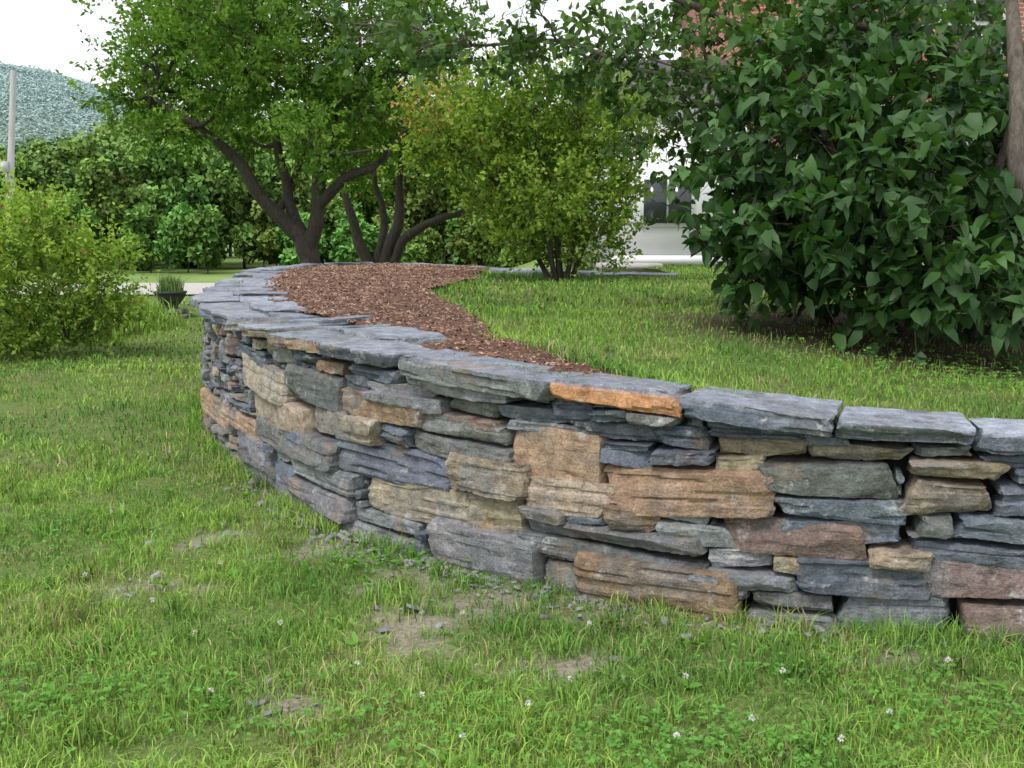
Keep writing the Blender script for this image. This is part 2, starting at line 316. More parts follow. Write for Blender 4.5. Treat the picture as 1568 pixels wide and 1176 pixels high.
# ---------------------------------------------------------------- grass
def blades(name,x,y,z,h,w,cols,lean=.5,parent=None):
    n=len(x); a=rng.uniform(0,6.283,n); b=rng.uniform(0,6.283,n); ln=np.abs(rng.normal(0,lean,n))
    s=np.column_stack([np.cos(a),np.sin(a),np.zeros(n)])*(w[:,None]/2); d=np.column_stack([np.cos(b),np.sin(b),np.zeros(n)])
    P=np.column_stack([x,y,z]); up=np.array([0,0,1.])
    m=P+up*(h*.55)[:,None]+d*(h*ln*.3)[:,None]; t=P+up*(h*np.maximum(.35,1-.3*ln))[:,None]+d*(h*ln)[:,None]
    V=np.stack([P-s,P+s,m-s*.8,m+s*.8,t],1); q=np.array([[0,1,3],[0,3,2],[2,3,4]]); F=(np.arange(n)[:,None,None]*5+q[None]).reshape(-1,3)
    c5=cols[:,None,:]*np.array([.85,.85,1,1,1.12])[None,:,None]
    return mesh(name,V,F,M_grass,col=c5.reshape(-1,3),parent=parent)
def gcol(x,y,n,upper=False):
    A=np.array([.28,.45,.085]);B=np.array([.125,.27,.055]);Cc=np.array([.46,.41,.21])
    t=sm(n2(x,y,1.1,31)*.9+.5+rng.normal(0,.25,n))[:,None]; c=A*t+B*(1-t)
    dry=(rng.random(n)<(.04+.28*sm(n2(x,y,1.6,77)*1.6)))[:,None]; c=np.where(dry,Cc*rng.uniform(.6,1.15,(n,1)),c*rng.uniform(.65,1.35,(n,1)))
    return c*(.85 if upper else 1)
def region(n,y0,y1,spread,pw=1.0):
    y=y0+(y1-y0)*rng.random(n)**pw; x=rng.uniform(-1,1,n)*(y*.53+spread); return x,y
outer=[tuple(p) for p in pos(np.linspace(0,LEN,260))+nout(np.linspace(0,LEN,260))*-.05]+[(2.4,17),(1.5,21),(1.5,46),(40,46),(40,3.2),(7.5,3.2)]
G=[]
for (n,y0,y1,pw,hh,ww) in ((270000,2.3,7,1.15,.045,.0042),(90000,6.5,13,1.0,.046,.008),(80000,12,27,1.1,.05,.02)):
    x,y=region(n,y0,y1,.8,pw); k=~inpoly(x,y,outer); 
    den=1-.82*dirt(x,y); cl=.4+.6*sm(n2(x,y,9,55)*.9+.5); k&=rng.random(n)<den*cl; x=x[k];y=y[k];n=len(x)
    tall=1+.7*n2(x,y,2.6,41)+.4*n2(x,y,14,43,2)
    h=hh*np.clip(tall,.3,2.8)*rng.uniform(.4,1.6,n); G.append((x,y,gz(x,y)-.004,h,np.full(n,ww)*rng.uniform(.6,1.4,n),gcol(x,y,n)))
n=10000; s_=rng.uniform(2.,16,n); s_=s_[(n2(s_,s_*0,1.7,3)>-.3)]; n=len(s_); p=pos(s_)+nout(s_)*np.abs(rng.normal(.0,.07,n))[:,None]
G.append((p[:,0],p[:,1],np.zeros(n)-.005,.10*rng.uniform(.3,1.5,n),np.full(n,.005),gcol(p[:,0],p[:,1],n)))
tc=np.column_stack([rng.uniform(-3.5,2.5,150),rng.uniform(2.6,7,150)]); tc=tc[~inpoly(tc[:,0],tc[:,1],outer)]; n=len(tc)*55; p=np.repeat(tc,55,0)+rng.normal(0,.045,(n,2))
G.append((p[:,0],p[:,1],np.zeros(n),rng.uniform(.05,.13,n),np.full(n,.006),gcol(p[:,0],p[:,1],n)*np.repeat(rng.uniform(.6,1.1,len(tc)),55)[:,None]))
G=[np.concatenate(t) for t in zip(*G)]
lawn=blades('lawn_grass',*G,lean=.7)
G=[]
for (n,y0,y1,hh,ww) in ((150000,3.9,8.5,.035,.005),(60000,8,20,.045,.013)):
    x=rng.uniform(-3.5,9,n); y=rng.uniform(y0,y1,n); k=inpoly(x,y,PLAT)&~inpoly(x,y,MUL)&(x<y*.55+.8)
    x=x[k];y=y[k];n=len(x)
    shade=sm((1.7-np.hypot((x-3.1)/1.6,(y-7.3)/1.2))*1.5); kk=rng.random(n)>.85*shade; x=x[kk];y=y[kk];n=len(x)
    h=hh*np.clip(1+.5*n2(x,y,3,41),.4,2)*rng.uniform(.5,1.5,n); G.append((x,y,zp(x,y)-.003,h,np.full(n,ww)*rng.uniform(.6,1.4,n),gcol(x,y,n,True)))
me_=np.array(MULE); t=rng.uniform(0,len(me_)-1.01,5000); i=t.astype(int); p=me_[i]+(me_[i+1]-me_[i])*(t-i)[:,None]+rng.normal(0,.05,(5000,2)); n=5000
G.append((p[:,0],p[:,1],zp(p[:,0],p[:,1]),.075*rng.uniform(.4,1.4,n),np.full(n,.006),gcol(p[:,0],p[:,1],n)))
G=[np.concatenate(t) for t in zip(*G)]
blades('upper_lawn_grass',*G,lean=.7)
# ---------------------------------------------------------------- leaves / trees
def leaves(acc,P,D,L,Wd,cols,full=False,up=None,us=.45):
    n=len(P); D=norm(D); r=rng.normal(0,1,(n,3)) if up is None else up+rng.normal(0,us,(n,3)); s=norm(np.cross(D,r)); nn=np.cross(s,D)
    L=L[:,None];Wd=Wd[:,None]
    if not full:
        V=np.stack([P,P+D*L*.5+s*Wd*.5+nn*Wd*.12,P+D*L-nn*L*.1,P+D*L*.45-s*Wd*.5+nn*Wd*.12],1)
        F=(np.arange(n)[:,None]*4+np.arange(4)[None]); acc.add(V,F,np.repeat(cols,4,0))
    else:
        dr=-nn*L
        V=np.stack([P,P+D*L*.38,P+D*L*.72+dr*.08,P+D*L+dr*.22,
                    P+D*L*.28+s*Wd*.5+nn*Wd*.14,P+D*L*.66+s*Wd*.36+nn*Wd*.08+dr*.06,
                    P+D*L*.28-s*Wd*.5+nn*Wd*.14,P+D*L*.66-s*Wd*.36+nn*Wd*.08+dr*.06],1)
        q=np.array([[0,4,1],[1,4,5],[1,5,2],[2,5,3],[0,1,6],[1,7,6],[1,2,7],[2,3,7]])
        F=(np.arange(n)[:,None,None]*8+q[None]).reshape(-1,3); acc.add(V,F,np.repeat(cols,8,0))
def tube(acc,pts,rad,sides=6):
    pts=np.asarray(pts,float); n=len(pts); rad=np.asarray(rad,float); T=norm(np.gradient(pts,axis=0)); ref=np.array([.3,.9,.2]); A=norm(np.cross(T,ref)); B=np.cross(T,A)
    a=np.linspace(0,2*np.pi,sides,endpoint=False); V=pts[:,None]+rad[:,None,None]*(A[:,None]*np.cos(a)[None,:,None]+B[:,None]*np.sin(a)[None,:,None])
    I=np.arange(n-1)[:,None]*sides+np.arange(sides)[None]; J=np.arange(n-1)[:,None]*sides+(np.arange(sides)[None]+1)%sides
    acc.add(V,np.stack([I,J,J+sides,I+sides],-1).reshape(-1,4))
def curve(a,b,bend=.15,n=8,sag=0):
    a=np.array(a,float);b=np.array(b,float); t=np.linspace(0,1,n)[:,None]; L=np.linalg.norm(b-a); o=rng.normal(0,bend*L,3); o2=rng.normal(0,bend*L*.5,3)
    return a+(b-a)*t+o*(t*(1-t))*2+o2*np.sin(t*6.283)*.5+np.array([0,0,sag])*t*(1-t)*4
def trunkcurve(pts,rad,k=6):
    P=catmull(np.column_stack([np.array(pts,float),rad]),k); w=P[:,3:4]; q=P[:,:3]+np.stack([vnoise(P[:,:3]*2.2,3),vnoise(P[:,:3]*2.2,4),vnoise(P[:,:3]*2.2,5)],-1)*(w*.35+.025)
    return q,P[:,3]*(1+.12*vnoise(P[:,:3]*4,9))
def plant(name,clusters,forks,nshoot,nleaf,sl,ll,lw,pal,full=False,limb_r=.05,droop=.2,twig=.004,upb=.4,flat=None,trunks=(),sub=5,shoot_sides=3,mat=None,bark=None,rv=.25):
    root=empty(name); LA=Acc(); WA=Acc()
    for pts,rad in trunks: tube(WA,*trunkcurve(pts,rad),9)
    forks=np.array(forks,float)
    for (cx,cy,cz,r) in clusters:
        c=np.array([cx,cy,cz]); f=forks[np.argmin(np.linalg.norm(forks-c,axis=1)+rng.uniform(0,.4,len(forks)))]
        pc=curve(f,c,.12,9); tube(WA,pc,np.linspace(limb_r,limb_r*.25,9),6)
        n=max(3,int(nshoot*r*r)); u=norm(rng.normal(0,1,(n,3))); rr=rng.random(n)**(1/2.2); R=r*(1+rv*rng.normal(0,1,n))
        P=c+u*(rr*R)[:,None]*np.array([1.1,1.1,.85])
        dirs=norm(u*.8+rng.normal(0,.45,(n,3))+np.array([0,0,upb])); L=sl*rng.uniform(.6,1.4,n)
        for k in range(min(n,int(sub+sub*r))):
            tube(WA,curve(pc[rng.integers(4,9)],P[k],.1,5),np.linspace(limb_r*.3,twig,5),4)
        for k in range(n):
            if k%(2 if full else 6)==0: tube(WA,np.stack([P[k]-dirs[k]*L[k]*.4,P[k]+dirs[k]*L[k]*.5,P[k]+dirs[k]*L[k]]),[twig,twig*.8,twig*.4],shoot_sides)
        t=rng.random((n,nleaf)); lp=P[:,None]+dirs[:,None]*(L[:,None]*t)[...,None]; ld=rng.normal(0,.75,(n,nleaf,3))+dirs[:,None]*.6-np.array([0,0,droop])
        lp=lp.reshape(-1,3)+rng.normal(0,sl*.08,(n*nleaf,3)); ld=ld.reshape(-1,3)
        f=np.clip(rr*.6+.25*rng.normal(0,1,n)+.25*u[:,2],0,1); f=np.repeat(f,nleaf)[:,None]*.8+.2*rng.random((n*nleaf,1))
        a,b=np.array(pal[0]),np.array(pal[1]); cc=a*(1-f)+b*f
        if len(pal)>2:
            pr=pal[3](lp); m=rng.random(len(lp))<pr; cc[m]=np.array(pal[2])
        cc=cc*rng.uniform(.8,1.25,(len(cc),1))
        up=np.array([0,0,1.]) if flat else None
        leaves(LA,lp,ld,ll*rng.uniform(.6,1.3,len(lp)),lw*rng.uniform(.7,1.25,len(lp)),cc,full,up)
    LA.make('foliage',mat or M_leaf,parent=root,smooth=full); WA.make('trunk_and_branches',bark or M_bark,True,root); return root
def cl(lst,y,dy): return [(a,y+rng.uniform(-dy,dy),b,r) for a,b,r in lst]
DG=(.05,.115,.022);BG=(.24,.39,.075)
A=cl([(-8.0,4.3,.6),(-7.9,5.0,.7),(-7.4,4.3,.8),(-7.2,5.3,.9),(-7.3,3.5,.45),(-6.4,4.6,1.0),(-6.2,5.7,1.1),(-5.2,4.3,.9),(-5,5.4,1.2),(-4.6,6.5,1.2),(-4,4.6,1.0),(-3.3,5.5,1.2),(-3.1,4.0,.8),(-2.4,4.9,1),(-2.2,3.8,.7),(-1.8,5.6,1),(-3.6,3.2,.6),(-2,6.6,1),(-6,7,1),(-3.3,7.3,1.2),(-5.7,3.6,.5),(-7.0,6.1,.7)],22,1.8)
A+=[(max(x,-6.8),y-2.6 if i%2 else y+2.4,z,r*.9) for i,(x,y,z,r) in enumerate(A[2:18:2])]
T=[([(-4.3,22,-.1),(-4.35,22,.5),(-4.25,22,1.1),(-4.5,22,1.7)],[.32,.25,.22,.19]),
   ([(-4.45,22,1.5),(-5.2,21.8,2.4),(-5.6,21.7,3.1),(-6.3,21.5,3.7),(-7.2,21.6,4.3)],[.18,.13,.11,.08,.04]),
   ([(-4.4,22,1.5),(-4.7,22.3,2.4),(-4.9,22.4,3.4),(-5.1,22,4.6)],[.14,.11,.09,.05]),
   ([(-4.25,22,1.0),(-4.0,21.9,2.2),(-3.9,22,3.0),(-3.5,22.2,4.4)],[.18,.15,.12,.05]),
   ([(-4.05,21.9,2.1),(-3.4,21.6,2.7),(-2.7,21.6,3.0),(-2.1,21.8,3.7)],[.12,.10,.08,.04]),
   ([(-4.9,22.2,2.0),(-4.5,22.6,3.0),(-4.2,22.9,4.3)],[.09,.07,.04])]
FK=[(-6.3,21.5,3.7),(-5.6,21.7,3.1),(-4.9,22.4,3.4),(-5.1,22,4.6),(-3.9,22,3.0),(-3.5,22.2,4.4),(-2.7,21.6,3.0),(-7.2,21.6,4.3)]
plant('apple_tree',A,FK,185,13,.40,.115,.065,(DG,BG),trunks=T,limb_r=.05,twig=.007)
A=cl([(-4,4,1.0),(-3,4.7,1.2),(-2,4.2,1.1),(-1.4,3.3,.8),(-2.5,3.4,.7),(-4.4,3.1,.8),(-1,4.6,1.0),(.2,4.3,1.0),(0,3.6,.9),(-5,4.2,1)],27,1.5)
T=[([(-3.5,27,-.1),(-3.55,27,.6),(-3.9,27,1.4),(-4.2,27,2.6)],[.24,.18,.14,.08]),([(-3.4,27,0),(-3.3,27,.8),(-2.9,27,1.8),(-2.8,27,3.4)],[.22,.18,.14,.08]),
   ([(-3.3,27,.5),(-2.6,26.8,1.5),(-1.8,26.7,1.95),(-1.1,26.8,2.2),(-.7,27,2.9)],[.14,.12,.10,.08,.04]),([(-3.5,27,.6),(-3.3,27.3,1.8),(-3.5,27.2,3)],[.12,.1,.06])]
plant('apple_tree',A,[(-4.2,27,2.6),(-2.8,27,3.4),(-.7,27,2.9),(-3.5,27.2,3)],110,13,.5,.14,.085,(DG,(.16,.30,.05)),trunks=T,twig=.008)
A=cl([(-.95,3.0,.3),(-1.05,2.6,.28),(-.5,3.1,.38),(-.55,2.65,.42),(-.1,2.9,.42),(.3,3.15,.42),(0,2.35,.42),(.5,2.6,.5),(.9,2.9,.42),(.4,2.0,.42),(.9,2.2,.42),(1.2,2.5,.36),(.1,1.75,.34),(-.3,1.9,.28),(.85,1.65,.34),(1.2,1.85,.3),(.5,1.42,.28),(1.3,3.05,.35),(-.1,1.45,.2),(1.1,1.4,.24),(.2,3.5,.35),(1.45,2.7,.3),(-.4,3.4,.28),(.8,3.4,.32),(1.4,2.1,.25)],13,.55)
T=[([(.6+dx*.2,13+dy*.2,.95),(.6+dx*.6,13+dy,1.5),(.6+dx*1.3,13+dy,2.2)],[.035,.028,.018]) for dx,dy in ((-.6,.1),(-.3,-.2),(0,.2),(.25,-.1),(.5,.15),(-.1,-.1))]
def tint(p): return np.clip(.012+.35*sm((-.4-p[:,0])/.6)*sm((p[:,2]-2.6)/.4),0,1)
plant('flowering_shrub',A,[t[0][2] for t in T]+[t[0][1] for t in T],700,12,.26,.066,.042,((.08,.15,.028),(.33,.47,.085),(.50,.34,.15),tint),trunks=T,limb_r=.016,twig=.003,rv=.3)
A=cl([(-7.4,1.5,.6),(-6.6,1.7,.45),(-6.0,1.75,.34),(-6.6,1.0,.6),(-5.8,1.1,.5),(-5.45,1.3,.3),(-5.35,.8,.38),(-6,.5,.45),(-7,.45,.5),(-5.5,.4,.35),(-8.1,1.5,.6),(-8,.6,.6),(-5.0,1.2,.2),(-6.2,1.3,.5),(-6.3,.25,.4),(-7.2,1.0,.5),(-5.1,.55,.25)],13.4,.45)
plant('spirea_bush',A,[(-6.2,13.4,.3),(-7,13.4,.3),(-5.7,13.4,.2)],600,12,.34,.072,.040,((.09,.17,.03),(.42,.57,.12),(.5,.22,.18),lambda p:.012),limb_r=.015,twig=.003,upb=.8,rv=.38)
A=[(1.55,6.9,1.75,.30),(1.5,6.7,1.4,.30),(1.5,7.2,2.1,.28),(1.75,6.6,1.6,.36),(1.8,6.8,2.1,.38),(2.1,6.5,1.35,.34),(2.1,6.4,1.75,.38),(2.2,6.7,2.2,.42),(2.5,6.3,1.45,.36),(2.3,6.2,1.15,.24),(2.5,6.4,1.9,.38),(2.6,6.9,2.4,.40),(2.65,6.3,1.55,.32),(2.65,6.1,1.25,.28),(2.7,6.9,2.1,.34),(3.3,7.4,2.6,.4),(3.4,7.2,1.7,.38),(3.8,7.6,2.2,.4),(3.8,7.1,1.4,.35),(2.0,7.2,2.6,.4),(2.5,7.4,2.9,.45),(2.2,7.7,1.6,.5),(3,7.6,1.6,.5),(3.6,7.8,1.7,.5),(2.6,7.9,2.3,.5),(3.4,7.8,2.5,.45),(1.75,7.1,1.35,.3),(4.3,6.9,1.3,.4),(2.3,7.6,1.25,.35),(3.2,7.4,1.25,.35),(1.65,7.4,2.4,.3),(1.8,7.6,1.9,.4),(3.0,6.2,1.15,.24),(2.9,6.7,1.6,.3)]
T=[([(x,7.2,.85),(x+dx*.4,7.0+dy,1.6),(x+dx,6.9+dy,2.4)],[.035,.03,.02]) for x,dx,dy in ((2.5,-.5,0),(2.7,-.1,.2),(2.9,.2,-.2),(3.2,.3,.2),(3.4,0,-.2),(2.6,-.7,-.1),(3.6,.3,0))]
plant('viburnum_shrub',A,[t[0][1] for t in T]+[t[0][2] for t in T],250,9,.26,.12,.078,((.022,.06,.018),(.08,.18,.045)),full=True,trunks=T,limb_r=.014,droop=.6,twig=.004,upb=.1,flat=True,mat=M_leafn)
A=cl([(-1.1,3.05,.25),(-.75,3.15,.26),(.1,3.15,.26),(.45,2.95,.30),(.8,2.8,.34),(1.15,2.65,.34),(1.1,2.35,.26),(1.45,2.35,.3),(1.7,2.75,.4),(2.2,3.0,.42),(2.8,3.1,.45),(3.3,3.1,.36),(1.4,3.1,.36),(2,3.6,.5),(3,3.7,.5),(3.9,3.6,.4),(1.3,3.7,.3),(4.2,2.3,.3),(1.9,2.4,.35),(1.0,3.05,.3),(2.3,2.6,.4),(2.8,2.7,.4),(-.7,2.9,.2),(.15,2.85,.24),(2.6,3.4,.4),(-.35,3.0,.22),(1.5,2.05,.2)],8.2,.5)
T=[([(3.75,8,.9),(3.65,7.9,1.6),(3.6,7.8,2.2),(3.2,7.9,2.9),(2.4,8.1,3.2)],[.10,.085,.08,.06,.04]),
   ([(3.30,6.35,.75),(3.18,6.3,1.5),(2.95,6.25,2.0),(2.98,6.4,2.5),(3.1,6.9,3.4)],[.07,.06,.05,.045,.03]),
   ([(3.5,6.6,.8),(3.3,6.5,1.7),(3.35,6.6,2.6),(3.3,7.0,3.5)],[.06,.055,.045,.03]),
   ([(3.1,8.3,.9),(2.9,8.3,1.7),(2.2,8.2,2.3),(1.5,8.1,2.72),(.95,8.1,2.78),(.4,8.1,3.02),(-.3,8.1,2.98),(-.8,8.15,3.1),(-1.2,8.2,3.05)],[.05,.04,.03,.022,.019,.015,.011,.008,.005]),
   ([(3.0,8.2,1.6),(2.4,8,2.5),(1.5,8,3.2),(.5,8.0,3.45),(-.4,8,3.55)],[.045,.035,.025,.018,.01]),
   ([(3.65,7.9,1.8),(2.9,7.8,2.3),(2.2,7.9,2.6),(1.4,7.9,2.5)],[.045,.03,.02,.012])]
FK=[(2.4,8.1,3.2),(3.2,7.9,2.9),(4,8,3.6),(1.5,8.1,2.72),(.4,8.1,3.02),(-.3,8.1,2.98),(.5,8,3.45),(1.4,7.9,2.5),(2.2,7.9,2.6),(4.2,7.9,2.8)]
plant('lilac_tree',A,FK,320,9,.24,.078,.05,((.035,.085,.022),(.13,.235,.05)),full=True,trunks=T,limb_r=.013,droop=.5,twig=.0028,mat=M_leafn,bark=M_barkl)
# ---------------------------------------------------------------- forest and hill
def hz(x,y): return 6*sm((y-55)/120)
FA=Acc(); TA=Acc()
def ftree(x,y,H,con,col):
    z0=hz(x,y); a=4.3+2.4*sm((x/y+.45)/.13); H=min(H,(1.6+y*math.tan(math.radians(a))-z0)*rng.uniform(.85,1.1))
    if con: 
        n=700; t=rng.random(n)**.8; r=(1-t)*H*.2*rng.uniform(.5,1,n)+.1; a=rng.uniform(0,6.283,n); P=np.column_stack([x+r*np.cos(a),y+r*np.sin(a),z0+.5+t*(H-.5)]); D=np.column_stack([np.cos(a),np.sin(a),-.3*np.ones(n)])
        leaves(FA,P,D,np.full(n,.5),np.full(n,.2),np.tile(np.array([.06,.12,.06]),(n,1))*rng.uniform(.7,1.3,(n,1)))
    else:
        for k in range(12):
            c=np.array([x+rng.normal(0,H*.13),y+rng.normal(0,H*.13),z0+H*rng.uniform(.14,.9)]); r=H*rng.uniform(.09,.17); n=300
            u=norm(rng.normal(0,1,(n,3))); P=c+u*r*rng.random((n,1))**.4; f=(u[:,2:]*.3+.7)*rng.uniform(.6,1.4,(n,1))
            leaves(FA,P,rng.normal(0,1,(n,3)),np.full(n,.22+.0016*y),np.full(n,.15+.0012*y),np.array(col)*f,up=np.array([0,-.3,1.]),us=.8)
    tube(TA,[(x,y,z0-.2),(x+.1,y,z0+H*.4),(x,y,z0+H*.75)],[H*.012,H*.009,.03],5)
for (y0,n,h0,h1) in ((45,50,1.8,3.4),(49,40,4,6.5),(56,40,6.5,9),(68,44,8,11),(88,48,10,13)):
    for k in range(n):
        x=-y0*.62+(y0*1.05)*(k+rng.uniform(0,1))/n; con=rng.random()<(.08 if 47<y0<60 else .03)
        row_haze=sm((y0-45)/50)  # haze mixed into the leaf colour of the farther tree rows
        c=np.array([.24,.40,.10])*rng.uniform(.6,1.2)*np.array([rng.uniform(.75,1.25),1,1]); c=c*(1-.55*row_haze)+np.array([.28,.42,.28])*.55*row_haze
        ftree(x,y0+rng.uniform(-3,4),rng.uniform(h0,h1),con,c)
fo=empty('forest'); FA.make('foliage',M_leafd,parent=fo); TA.make('trunks',M_bark,True,fo)
def hillz(x,y):
    r=66*np.exp(-((x+250)/150)**2)+35*np.exp(-((x+470)/150)**2)+22*np.exp(-((x-40)/260)**2)
    return r*sm((y-180)/330)*(1-.3*sm((y-560)/200))+4*n2(x,y,.012,8)*sm((y-180)/100)-1
X,Y=np.meshgrid(np.linspace(-650,500,300),np.linspace(170,760,150),indexing='ij'); id_=np.arange(X.size).reshape(X.shape)
F=np.stack([id_[:-1,:-1],id_[1:,:-1],id_[1:,1:],id_[:-1,1:]],-1).reshape(-1,4)
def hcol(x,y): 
    haze=sm((y-190)/240)[...,None]; f=(1+.10*n2(x,y,.02,5)+.07*n2(x,y,.09,6,3))[...,None]; return (np.array([.23,.36,.20])*(1-haze)+np.array([.36,.47,.45])*haze)*f  # aerial haze painted into the hill colour, paler and bluer with distance
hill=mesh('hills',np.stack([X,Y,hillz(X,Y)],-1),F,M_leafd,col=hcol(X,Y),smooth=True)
n=220000; x=rng.uniform(-340,-70,n); y=rng.uniform(190,540,n); HA=Acc()
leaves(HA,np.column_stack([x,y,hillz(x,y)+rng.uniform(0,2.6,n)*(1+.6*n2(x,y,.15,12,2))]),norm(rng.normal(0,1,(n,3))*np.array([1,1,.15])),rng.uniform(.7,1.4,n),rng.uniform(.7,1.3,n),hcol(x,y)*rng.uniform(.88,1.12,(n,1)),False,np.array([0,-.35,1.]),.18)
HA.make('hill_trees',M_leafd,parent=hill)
# ---------------------------------------------------------------- road
M_road=simple('gravel',(.40,.38,.34),(.52,.50,.46),6,bs=.2)
xs=np.linspace(-60,20,60); yc=30.5+.05*(xs+8); V=np.concatenate([np.column_stack([xs,yc-3.2,xs*0+.02]),np.column_stack([xs,yc+3.2,xs*0+.02])]); I=np.arange(59)
mesh('road',V,np.stack([I,I+1,I+61,I+60],-1)[:44],M_road)
# ---------------------------------------------------------------- buildings
def box(acc,c,s):
    c=np.array(c,float);s=np.array(s,float)/2; U=np.array([[a,b,d] for a in(-1,1) for b in(-1,1) for d in(-1,1)])*s+c
    acc.add(U,[[0,1,3,2],[4,6,7,5],[0,4,5,1],[2,3,7,6],[0,2,6,4],[1,5,7,3]])
def brickmat():
    m,nt,b=newmat('brick'); t=N(nt,'ShaderNodeTexBrick'); t.inputs['Color1'].default_value=(.34,.11,.07,1); t.inputs['Color2'].default_value=(.25,.08,.05,1); t.inputs['Mortar'].default_value=(.38,.33,.29,1)
    t.inputs['Scale'].default_value=1; t.inputs['Brick Width'].default_value=.22; t.inputs['Row Height'].default_value=.075; t.inputs['Mortar Size'].default_value=.008
    g=N(nt,'ShaderNodeTexCoord'); mp=N(nt,'ShaderNodeMapping'); mp.inputs['Rotation'].default_value=(math.radians(90),0,0); nt.links.new(g.outputs['Object'],mp.inputs[0]); nt.links.new(mp.outputs[0],t.inputs[0]); nt.links.new(t.outputs[0],b.inputs['Base Color']); b.inputs['Roughness'].default_value=.9; return m
M_brick=brickmat(); M_white=simple('white_paint',(.78,.79,.80),(.85,.85,.85),2,.6,0); M_roof=simple('shingle',(.06,.06,.065),(.12,.12,.12),8); M_glass,_,gb=newmat('window_glass'); gb.inputs['Base Color'].default_value=(.05,.055,.06,1); gb.inputs['Roughness'].default_value=.1
hs=empty('brick_house')
def part(name,boxes,mat,parent):
    a=Acc(); [box(a,c,s) for c,s in boxes]; return a.make(name,mat,parent=parent)
part('brick_walls',[((9,23,3.6),(9.6,8,6.4))],M_brick,hs)
part('foundation',[((9,23,.7),(9.7,8.1,.9))],M_road,hs)
wx=[(5.6,2.6),(8,2.6),(10.4,2.6),(5.6,5.2),(8,5.2),(10.4,5.2)]
part('window_frames',[((x,18.97,z),(1.15,.1,1.7)) for x,z in wx],M_white,hs)
part('window_panes',[((x+dx,18.9,z+dz),(.46,.04,.72)) for x,z in wx for dx in(-.26,.26) for dz in(-.4,.4)],M_glass,hs)
a=Acc(); a.add([(4,18.5,6.7),(14,18.5,6.7),(14,23,9.4),(4,23,9.4),(4,27.5,6.7),(14,27.5,6.7)],[[0,1,2,3],[3,2,5,4]]); a.make('roof',M_roof,parent=hs)
part('white_wall',[((2.9,20.9,2.3),(2.48,3.98,3.0))],M_white,hs)
part('corner_boards',[((1.66,18.88,2.3),(.13,.06,3.0)),((4.08,18.88,2.3),(.12,.06,3.0)),((2.87,18.87,3.72),(2.28,.05,.2)),((2.87,18.87,1.12),(2.28,.05,.16))],M_white,hs)
part('wing_window_frame',[((2.75,18.87,2.15),(.95,.07,.9))],M_white,hs); part('wing_window_panes',[((2.53,18.82,2.15),(.4,.04,.76)),((2.97,18.82,2.15),(.4,.04,.76))],M_glass,hs)
a=Acc(); a.add([(1.4,18.7,3.83),(4.2,18.7,3.83),(4.2,20.9,4.9),(1.4,20.9,4.9),(1.4,23.1,3.83),(4.2,23.1,3.83)],[[0,1,2,3],[3,2,5,4]]); a.make('wing_roof',M_roof,parent=hs)
part('stone_steps',[((2.0,18.3,1.03),(1.1,.9,.10))],M_road,hs)
# ---------------------------------------------------------------- utility pole
M_pole=simple('weathered_pole',(.40,.40,.41),(.56,.56,.57),3,vscale=(4,4,.4)); up_=empty('utility_pole'); a=Acc()
tube(a,[(-15.3,32,-.2),(-15.05,32,3),(-14.72,32,6.35)],[.12,.105,.085],12); a.make('pole',M_pole,True,up_)
part('meter_box',[((-15.1,31.85,3.55),(.2,.16,.3)),((-15.08,31.86,3.3),(.06,.06,.5))],M_pole,up_)
# ---------------------------------------------------------------- planter urn
def lathe(acc,prof,c,n=24):
    a=np.linspace(0,2*np.pi,n,endpoint=False); m=len(prof); V=np.array([[(c[0]+r*math.cos(t),c[1]+r*math.sin(t),c[2]+z) for t in a] for r,z in prof]); I=np.arange(m-1)[:,None]*n+np.arange(n)[None]; J=np.arange(m-1)[:,None]*n+(np.arange(n)[None]+1)%n
    acc.add(V,np.stack([I,J,J+n,I+n],-1).reshape(-1,4))
M_pot=simple('dark_pot',(.03,.035,.035),(.07,.075,.075),8); ur=empty('planter_urn'); a=Acc(); pc=(-6.5,20,.16)
lathe(a,[(.0,0),(.15,0),(.16,.03),(.13,.06),(.17,.1),(.26,.22),(.29,.30),(.31,.31),(.31,.34),(.27,.34),(.25,.30),(0,.29)],pc); a.make('urn',M_pot,True,ur)
a=Acc()
for i,(w,z) in enumerate(((.75,.0),(.6,.08))):
    L,F=shape_stone(w,.5,.085,70+i,8,6,3); a.add(L+np.array([-6.5,20,z+.04]),F[:,::-1],(.2,.2,.2))
a.make('stone_base',M_stone,True,ur)
n=420; r=rng.uniform(0,.24,n); t=rng.uniform(0,6.283,n)
blades('urn_grass',-6.5+r*np.cos(t),20+r*np.sin(t),np.full(n,.45),rng.uniform(.2,.45,n),np.full(n,.018),np.tile([.18,.28,.09],(n,1)),.5,ur)
n=4200; x=rng.normal(-6.75,.42,n); y=rng.normal(17,1.0,n)
blades('perennial_patch',x,y,x*0,rng.uniform(.25,.7,n)*np.exp(-((x+6.75)/1.0)**2),np.full(n,.028),np.array([.26,.42,.08])*rng.uniform(.6,1.3,(n,1)),.35)
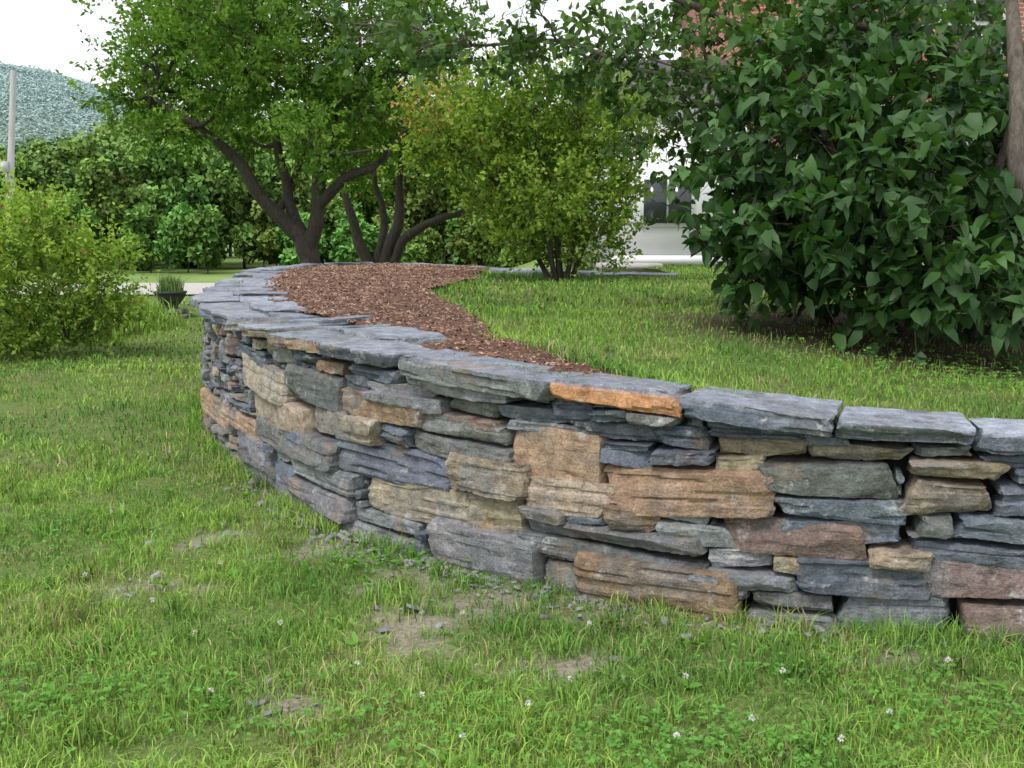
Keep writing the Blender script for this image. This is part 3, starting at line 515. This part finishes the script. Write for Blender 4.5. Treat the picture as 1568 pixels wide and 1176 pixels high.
# ---------------------------------------------------------------- clover
CA=Acc(); pts=[]
for cx,cy,r,k in ((.55,3.05,.28,340),(-1.45,3.4,.3,260),(1.55,3.25,.25,240),(-.7,4.9,.25,130),(-.35,3.2,.3,150),(1.2,3.6,.3,100),(-2.2,5.2,.5,140),(3.2,6.0,.9,500),(2.6,5.6,.6,300)): pts.append(np.column_stack([rng.normal(cx,r,k),rng.normal(cy,r*.5,k)]))
pts=np.vstack(pts); pts=pts[~inpoly(pts[:,0],pts[:,1],outer)|(pts[:,1]>5)]
up=inpoly(pts[:,0],pts[:,1],PLAT); zz=np.where(up,zp(pts[:,0],pts[:,1]),0)+rng.uniform(.03,.065,len(pts)); n=len(pts)
for k in range(3):
    a=rng.uniform(0,.6,n)+k*2.094; D=np.column_stack([np.cos(a),np.sin(a),rng.uniform(-.1,.4,n)])
    leaves(CA,np.column_stack([pts,zz]),D,rng.uniform(.014,.024,n),rng.uniform(.013,.02,n),np.array([.17,.37,.08])*rng.uniform(.7,1.2,(n,1)),False,np.array([0,0,1.]))
CA.make('clover',M_leaf)
WA2=Acc(); wc=np.column_stack([rng.uniform(-3,2.4,60),rng.uniform(2.7,6.5,60)]); wc=wc[~inpoly(wc[:,0],wc[:,1],outer)]
for x,y in wc:
    k=rng.integers(5,10); a=rng.uniform(0,6.283,k); D=np.column_stack([np.cos(a),np.sin(a),rng.uniform(.3,.9,k)]); leaves(WA2,np.tile([x,y,.015],(k,1)),D,rng.uniform(.04,.08,k),rng.uniform(.016,.028,k),np.array([.15,.32,.06])*rng.uniform(.7,1.3,(k,1)),True,np.array([0,0,1.]))
WA2.make('lawn_weeds',M_leaf,True)
FA2=Acc()
M_fl=simple('clover_flower',(.62,.58,.52),(.8,.78,.74),60)
fx=[(-1.9,4.5),(-.55,3.55),(.95,3.5),(1.7,3.1),(-1.0,3.3),(.3,3.9),(-1.5,4.2),(.05,3.2),(-2.4,7.2),(1.2,3.15),(-.9,3.9),(.6,3.45),(-2.2,5.6),(1.55,3.55),(-.2,4.05),(-2.6,6.3),(1.9,3.6),(-.15,3.0),(-3.6,9),(-1.35,4.7),(.75,3.1),(.5,3.0),(-1.2,3.8),(-.3,3.3),(1.0,3.0),(.2,3.4)]
for x,y in fx:
    z=rng.uniform(.08,.105); P=np.tile([x,y,z],(26,1)); D=norm(rng.normal(0,1,(26,3))+np.array([0,0,.5])); leaves(FA2,P+D*.002,D,np.full(26,.011),np.full(26,.005),np.tile([.7,.68,.6],(26,1)))
FA2.make('clover_flowers',M_fl)
# ---------------------------------------------------------------- light, sky, camera
sd=Vector((-.45,-.62,1.1)).normalized(); el=math.asin(sd.z)
L=bpy.data.lights.new('sun','SUN'); L.energy=2.1; L.angle=math.radians(18); L.color=(1,.97,.92); lo=bpy.data.objects.new('sun',L); S.collection.objects.link(lo); lo.rotation_euler=sd.to_track_quat('Z','Y').to_euler()
w=bpy.data.worlds.new('World'); S.world=w; w.use_nodes=True; nt=w.node_tree; bgn=nt.nodes['Background']
sk=nt.nodes.new('ShaderNodeTexSky'); sk.sky_type='NISHITA'; sk.sun_disc=False; sk.sun_elevation=el; sk.sun_rotation=math.atan2(sd.x,sd.y); sk.dust_density=4
c=mix(nt,sk.outputs[0],(9.2,9.4,9.8),.86); nt.links.new(c,bgn.inputs[0]); bgn.inputs[1].default_value=.14
cam=bpy.data.cameras.new('camera'); cam.sensor_width=36; cam.lens=36*1607/1568; cam.clip_end=3000; co=bpy.data.objects.new('camera',cam); S.collection.objects.link(co)
co.location=(0,0,1.6); co.rotation_euler=(math.radians(90-8.2),0,0); S.camera=co
S.view_settings.view_transform='Standard'; S.view_settings.look='None'; S.view_settings.exposure=0
